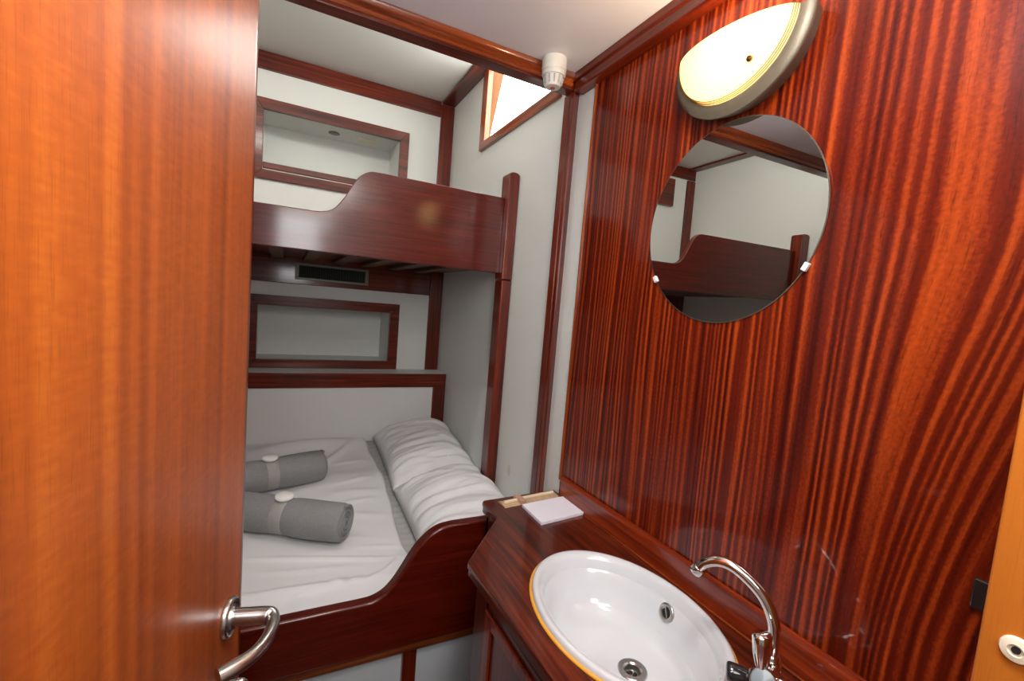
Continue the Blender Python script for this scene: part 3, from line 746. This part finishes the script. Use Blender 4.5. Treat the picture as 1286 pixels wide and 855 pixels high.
# ------------------------------------------------------------------ things on the worktop
npd = thing('notepad', (.76, 1.11, .85), 'blank white notepad on the worktop beyond the basin', 'notepad')
ang = math.radians(1.5)
q = [(.674, 1.165), (.833, 1.180), (.832, 1.062), (.672, 1.043)]
MB().prism(q, 'Z', .8502, .858).build('pages', PAPER, npd, bevel=.0006)
MB().prism([(x+(.752-x)*.0, y) for x, y in q], 'Z', .8582, .8588).build('top_sheet', plain('top_sheet', (.84, .83, .92), .7), npd)
ws = thing('wrapped_stick', (.73, 1.2, .85), 'thin tan and cream wrapped stick lying behind the white notepad', 'stick')
def kq(u, v):  # strip frame
    a = Vector((.618, 1.196, 0)); b = Vector((.826, 1.214, 0)); d = (b-a).normalized(); nrm = Vector((-d.y, d.x, 0))
    return a+d*u*(b-a).length+nrm*v
mb = MB(); n = 40
for side_ in (1,):
    vs = []
    for i in range(n+1):
        u = i/n; wob = .0016*noise.noise(Vector((u*12, 1, 0)))
        hw = (.022 if u > .30 else .024)+wob
        for v, z in ((-hw, .8503), (-hw*.8, .853), (-.006, .8555+.001*noise.noise(Vector((u*20, 0, 4)))), (.006, .8565), (hw*.8, .853), (hw, .8503)):
            p_ = kq(u, v); vs.append((p_.x, p_.y, z))
    fs = [(i*6+k, i*6+k+1, (i+1)*6+k+1, (i+1)*6+k) for i in range(n) for k in range(5)]+[(i*6+5, i*6, (i+1)*6, (i+1)*6+5) for i in range(n)]+[tuple(range(6)), tuple(range(n*6, n*6+6))]
    mb.add(vs, fs)
mb.build('wrapper', KRAFT, ws, smooth=50)
a, b = kq(.34, .004), kq(.97, .006); MB().tube([(a.x, a.y, .858), (b.x, b.y, .8585)], .0052, 14).build('stick', CREAM, ws, smooth=80)
a, b = kq(.04, -.002), kq(.27, .0); MB().tube([(a.x, a.y, .8575), (b.x, b.y, .8575)], .0055, 14).build('stick', CREAM, ws, smooth=80)
vs = MB(); a = [kq(.27, -.026), kq(.37, -.026), kq(.37, .023), kq(.27, .023)]
vs.prism([(p_.x, p_.y) for p_ in a], 'Z', .8504, .8655).build('paper_band', PINK, ws, bevel=.003)

# ------------------------------------------------------------------ wall lamp
LC = Vector((.845, .686, 2.036))
lp = thing('wall_lamp', LC, 'lit half-moon wall lamp with grey metal rim above the mirror', 'lamp')
def half(ry, rz, x, n=40, squish=1.0):
    return [(x, LC.y+ry*math.cos(a), LC.z-rz*math.sin(a)) for a in [PI*k/n for k in range(n+1)]]
levels = [(.146, .133, .8445), (.154, .141, .820), (.158, .145, .811), (.1585, .1455, .808), (.1575, .1445, .805), (.148, .134, .800), (.139, .124, .796), (.133, .118, .797), (.130, .114, .803), (.127, .109, .835)]
mb = MB(); vs = []; n = 40
for ry, rz, x in levels: vs += half(ry, rz, x, n)
W_ = n+1; m_ = len(levels)
fs = [(i*W_+k, i*W_+k+1, (i+1)*W_+k+1, (i+1)*W_+k) for i in range(m_-1) for k in range(n)]
fs += [tuple(i*W_ for i in range(m_)), tuple(i*W_+n for i in range(m_))[::-1]]
fs += [tuple((m_-1)*W_+k for k in range(n+1))]
mb.add(vs, fs); mb.build('back_plate', PEWTER, lp, smooth=45)
GA, GB, GX = .137, .121, .060
def gl(u, v, k=1.0):
    a = PI*u; ps = PI/2*v
    return (.806-GX*k*math.sin(ps), LC.y+GA*k*math.cos(a)*math.cos(ps), LC.z-GB*k*math.sin(a)*math.cos(ps))
g = MB().grid(lambda u, v: gl(u, v), 60, 24); o = g.build('glass_shade', FROST, lp, smooth=180)
so = o.modifiers.new('solid', 'SOLIDIFY'); so.thickness = .002
for j, ps in enumerate((.14, .175, .21)):
    MB().tube([gl(k/60, ps, 1.006) for k in range(61)], .0011, 6).build('shade_ring', BRASS, lp, smooth=80)
kb = Vector(gl(.72, .42, 1.0)); MB().lathe([(0, 0), (.0045, 0), (.006, .003), (.0055, .007), (0, .009)], kb, (-1, -.1, -.4), 16).build('shade_screw', BRASS, lp, smooth=50)
bm_ = MB()
for i in range(9):
    pass
bl = MB().lathe([(0, -.020), (.010, -.018), (.018, -.010), (.020, 0), (.018, .010), (.010, .018), (0, .020)], (.795, LC.y-.01, 2.005), (0,1,0), 20, sx=1, sy=1)
bulbo = bl.build('bulb', BULB, lp, smooth=180)
BULB.node_tree.nodes['Principled BSDF'].inputs['Emission Strength'].default_value = 330.0

# ------------------------------------------------------------------ mirror
MC = Vector((.840, .695, 1.677)); MR = .2155
tilt = math.radians(.55)
mn = Vector((-math.cos(tilt), 0, -math.sin(tilt)))
mr = thing('mirror', MC, 'round frameless mirror on the striped panel below the lamp', 'mirror')
MB().lathe([(0, .0), (MR-.0015, 0), (MR-.0015, .0006), (0, .0006)], MC, mn, 128).build('mirror_glass', MIRROR, mr, smooth=30)
MB().lathe([(0, -.0025), (MR, -.0025), (MR, .0003), (MR-.0014, .00035), (0, .0)], MC, mn, 128).build('mirror_edge', EDGE, mr, smooth=30)
for a in (math.radians(213), math.radians(-28)):
    # angle measured in the wall plane: y grows away from the camera
    y, z = MC.y-MR*math.cos(a), MC.z+MR*math.sin(a)
    rad_ = Vector((0, y-MC.y, z-MC.z)).normalized(); tan_ = Vector((0, -rad_.z, rad_.y))
    c0 = Vector((.838, y, z))
    mb = MB(); vs = [c0+rad_*r_+tan_*t_+Vector((x_, 0, 0)) for x_ in (-.002, .006) for r_, t_ in ((-.005, -.008), (.005, -.008), (.005, .008), (-.005, .008))]
    mb.add(vs, [(0,3,2,1),(4,5,6,7),(0,1,5,4),(1,2,6,5),(2,3,7,6),(3,0,4,7)]); mb.build('mirror_clip', CLIP, mr, bevel=.0015)

# ------------------------------------------------------------------ smoke detector
DCN = Vector((.710, 1.262, ZC))
sd = thing('smoke_detector', DCN, 'ivory plastic smoke detector on the ceiling beside the header beam', 'smoke detector')
MB().lathe([(0, -0.0004), (0.0368, -0.0004), (0.0380, -0.0032), (0.0380, -0.0320), (0.0360, -0.0368), (0, -0.0376)], DCN, (0,0,1), 48).build('base', PLAST, sd, smooth=40)
MB().lathe([(0, -0.0368), (0.0344, -0.0368), (0.0364, -0.0400), (0.0364, -0.0480), (0.0336, -0.0528), (0, -0.0536)], DCN, (0,0,1), 48).build('ring', PLAST, sd, smooth=40)
MB().lathe([(0, -0.0528), (0.0296, -0.0528), (0.0280, -0.0640), (0.0248, -0.0784), (0.0224, -0.0832), (0, -0.0848)], DCN, (0,0,1), 48).build('sensing_head', PLAST, sd, smooth=40)
s_ = MB()
for k in range(12):
    a = 2*PI*k/12+.1
    p0_ = DCN+Vector((math.cos(a)*.0300, math.sin(a)*.0300, -.0552)); p1_ = DCN+Vector((math.cos(a)*.0260, math.sin(a)*.0260, -.0768))
    s_.tube([p0_, p1_], .0026, 6)
s_.build('vent_slots', PLAST2, sd, smooth=60)
MB().lathe([(0, -0.0844), (0.0072, -0.0844), (0.0072, -0.0864), (0, -0.0872)], DCN, (0,0,1), 20).build('lens', LED, sd, smooth=40)
tag(MB().lathe([(0, 0), (.0035, 0), (.003, -.0015), (0, -.002)], (.629, 1.32-.03, ZC-.0005), (0,0,1), 14).build('ceiling_screw', STEEL, smooth=50, origin=(.629, 1.29, ZC)), 'tiny metal screw head in the white ceiling beside the header', 'screw')
# stains on the white wall above the worktop
def stain(y, z, ry, rz, seed, label):
    n = 28; pts = [(y+ry*(1+.35*noise.noise(Vector((math.cos(a)*1.5, math.sin(a)*1.5, seed))))*math.cos(a), z+rz*(1+.35*noise.noise(Vector((math.cos(a)*1.5+5, math.sin(a)*1.5, seed))))*math.sin(a)) for a in [2*PI*k/n for k in range(n)]]
    return struct(MB().prism(pts, 'X', .8485, .8503).build('wall_stain', STAIN, bpy.data.objects['wall_right'], origin=(.85, y, z)))
stain(1.60, .79, .012, .022, 1, 'stain')
stain(1.52, .70, .008, .018, 4, 'stain')
